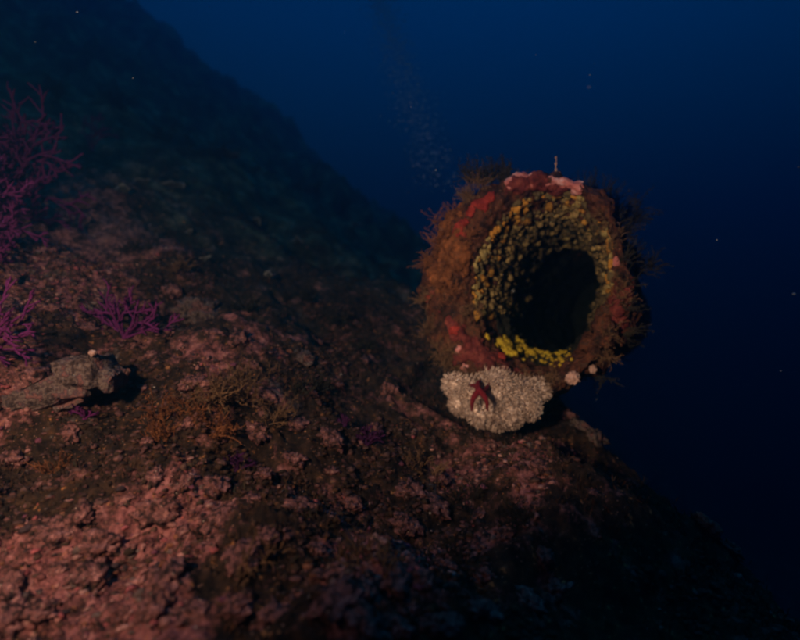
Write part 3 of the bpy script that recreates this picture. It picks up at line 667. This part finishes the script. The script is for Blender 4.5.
def fan_alga(x, y, size, seed, label):
    p = hit(x, y); rs = np.random.default_rng(seed); nu, nv = 8, 26
    r = np.linspace(.06, 1, nu)[:, None]; a = np.linspace(-1.1 - rs.random() * .5, .6 + rs.random(), nv)[None]; r = r * (1 + .22 * np.sin(a * 2.3 + seed) + .12 * np.sin(a * 5.1 + seed * 3))
    z = .18 * r + .16 * r ** 2 * np.sin(a * 3 + seed) + .10 * r ** 2 * np.sin(a * 6.5 + seed * 2)
    Vx = r * np.sin(a); Vy = r * np.cos(a)
    V = np.stack([Vx, z - .5 * r, Vy * .75 + 0 * a], -1).reshape(-1, 3) * size
    yw = rs.uniform(-.8, .8); cq, sq = math.cos(yw), math.sin(yw); V = np.stack([V[:, 0] * cq - V[:, 1] * sq, V[:, 0] * sq + V[:, 1] * cq, V[:, 2]], 1)
    col = np.repeat(np.where(np.linspace(.06, 1, nu) > .86, 1.5, .45 + .2 * np.sin(np.linspace(0, 22, nu))), nv)[:, None] * np.ones((1, 3))
    o = link('fan_alga', mesh_np('fan_alga', V, grid_faces(nu, nv), True, col), M['padina'], None, tuple(p))
    so_ = o.modifiers.new('thick', 'SOLIDIFY'); so_.thickness = size * .05
    tag(o, label, 'alga', 'fan algae along the upper slope')
for k, (x, y, s) in enumerate([(126, 194, .045), (146, 186, .05), (172, 188, .05), (190, 236, .035), (84, 170, .045), (255, 226, .05), (300, 245, .055), (230, 160, .08), (355, 228, .07), (205, 262, .03), (270, 280, .04)]):
    fan_alga(x, y, s, 600 + k, 'curled pale-edged fan alga growing on the dim upper slope')
# soft brown algae bushes on the slope
rs = np.random.default_rng(31); kk = 0
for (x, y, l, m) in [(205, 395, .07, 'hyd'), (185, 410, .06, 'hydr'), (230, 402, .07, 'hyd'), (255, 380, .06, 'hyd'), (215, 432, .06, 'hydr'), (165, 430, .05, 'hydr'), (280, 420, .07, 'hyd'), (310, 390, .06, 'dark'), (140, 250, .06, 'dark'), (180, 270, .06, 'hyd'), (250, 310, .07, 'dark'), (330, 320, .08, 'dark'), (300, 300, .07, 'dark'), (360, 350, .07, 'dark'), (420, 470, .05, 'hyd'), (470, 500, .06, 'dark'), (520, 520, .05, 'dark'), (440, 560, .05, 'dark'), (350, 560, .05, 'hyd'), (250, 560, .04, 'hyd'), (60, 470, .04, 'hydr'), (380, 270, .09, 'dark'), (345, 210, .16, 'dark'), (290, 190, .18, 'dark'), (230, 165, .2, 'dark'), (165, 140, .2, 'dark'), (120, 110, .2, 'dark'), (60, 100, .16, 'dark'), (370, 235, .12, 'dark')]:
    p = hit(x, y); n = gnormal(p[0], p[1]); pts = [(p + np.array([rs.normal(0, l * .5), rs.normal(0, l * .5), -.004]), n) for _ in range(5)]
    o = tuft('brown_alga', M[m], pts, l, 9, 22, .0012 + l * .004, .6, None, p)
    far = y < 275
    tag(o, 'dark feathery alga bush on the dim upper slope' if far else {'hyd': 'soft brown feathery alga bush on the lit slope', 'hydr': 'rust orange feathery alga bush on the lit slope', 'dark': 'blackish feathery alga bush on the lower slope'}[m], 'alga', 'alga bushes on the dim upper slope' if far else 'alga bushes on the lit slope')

# ================================================================== drifting particles and the rising bubbles
acc = Acc(); rs = np.random.default_rng(41)
for k in range(110):
    d = rs.uniform(.7, 3.2); x, y = rs.uniform(-60, 860), rs.uniform(-40, 560)
    V, Fa = blob(np.array(px(x, y, d)), rs.normal(0, 1, 3), size=rs.uniform(.0003, .0008), flat=.5, sub=1, rough=.3, seed=k, elong=1.4); acc.add(V, Fa)
for x, y, d, s in [(77, 12, 1.2, .0026), (35, 42, 1.4, .0024), (133, 78, 1.3, .0018), (799, 167, 1.0, .003), (717, 240, 1.2, .002), (794, 294, 1.0, .0036), (781, 371, 1.1, .002), (590, 75, 1.3, .0022), (536, 55, 1.3, .0018), (411, 107, 1.4, .0018), (436, 170, 1.3, .0018), (393, 93, 1.5, .0015)]:
    V, Fa = blob(np.array(px(x, y, d)), (0, -1, .3), size=s * .6, flat=.4, sub=2, rough=.3, seed=int(x), elong=1.6); acc.add(V, Fa)
o = link('drifting_particles', acc.mesh('drifting_particles'), M['snow']); tag(o, 'pale specks of matter drifting in the blue water', 'particles', kind='stuff')
acc = Acc()
for k in range(3600):
    t = rs.random() ** .6; x = 374 + 68 * (1 - t) + rs.normal(0, 8 + 6 * (1 - t)); y = 195 - 215 * t
    V, Fa = blob(np.array(px(x, y, 2.8 + rs.normal(0, .1))), (0, 0, 1), size=.0011 + .0034 * rs.random() ** 3, flat=.7, sub=1, rough=.1, seed=k); acc.add(V, Fa)
o = link('bubble_stream', acc.mesh('bubble_stream'), M['bubble']); tag(o, 'thin column of tiny bubbles rising through the blue water', 'bubbles', kind='stuff')

# ================================================================== the water's haze
bx = 30.0; zlo, zhi = float(gz.min()) - 1.0, max(3.4, float(gz.max()) + .4)
Vh = np.array([[x, y, z] for x in (-bx, bx) for y in (-bx, bx) for z in (zlo, zhi)])
Fh = np.array([[0, 1, 3, 2], [4, 6, 7, 5], [0, 4, 5, 1], [2, 3, 7, 6], [0, 2, 6, 4], [1, 5, 7, 3]])
hm = bpy.data.materials.new('water_haze'); hm.use_nodes = True; t = hm.node_tree; t.nodes.clear()
vo = t.nodes.new('ShaderNodeVolumePrincipled'); oo = t.nodes.new('ShaderNodeOutputMaterial')
vo.inputs['Color'].default_value = (.02, .125, .26, 1); vo.inputs['Density'].default_value = .30
vo.inputs['Absorption Color'].default_value = (.10, .42, .60, 1); vo.inputs['Anisotropy'].default_value = .84
t.links.new(vo.outputs[0], oo.inputs['Volume'])
hz = link('haze', mesh_np('haze', Vh, Fh, False), hm); tag(hz, kind='stuff', label='blue haze of the open water', cat='haze')
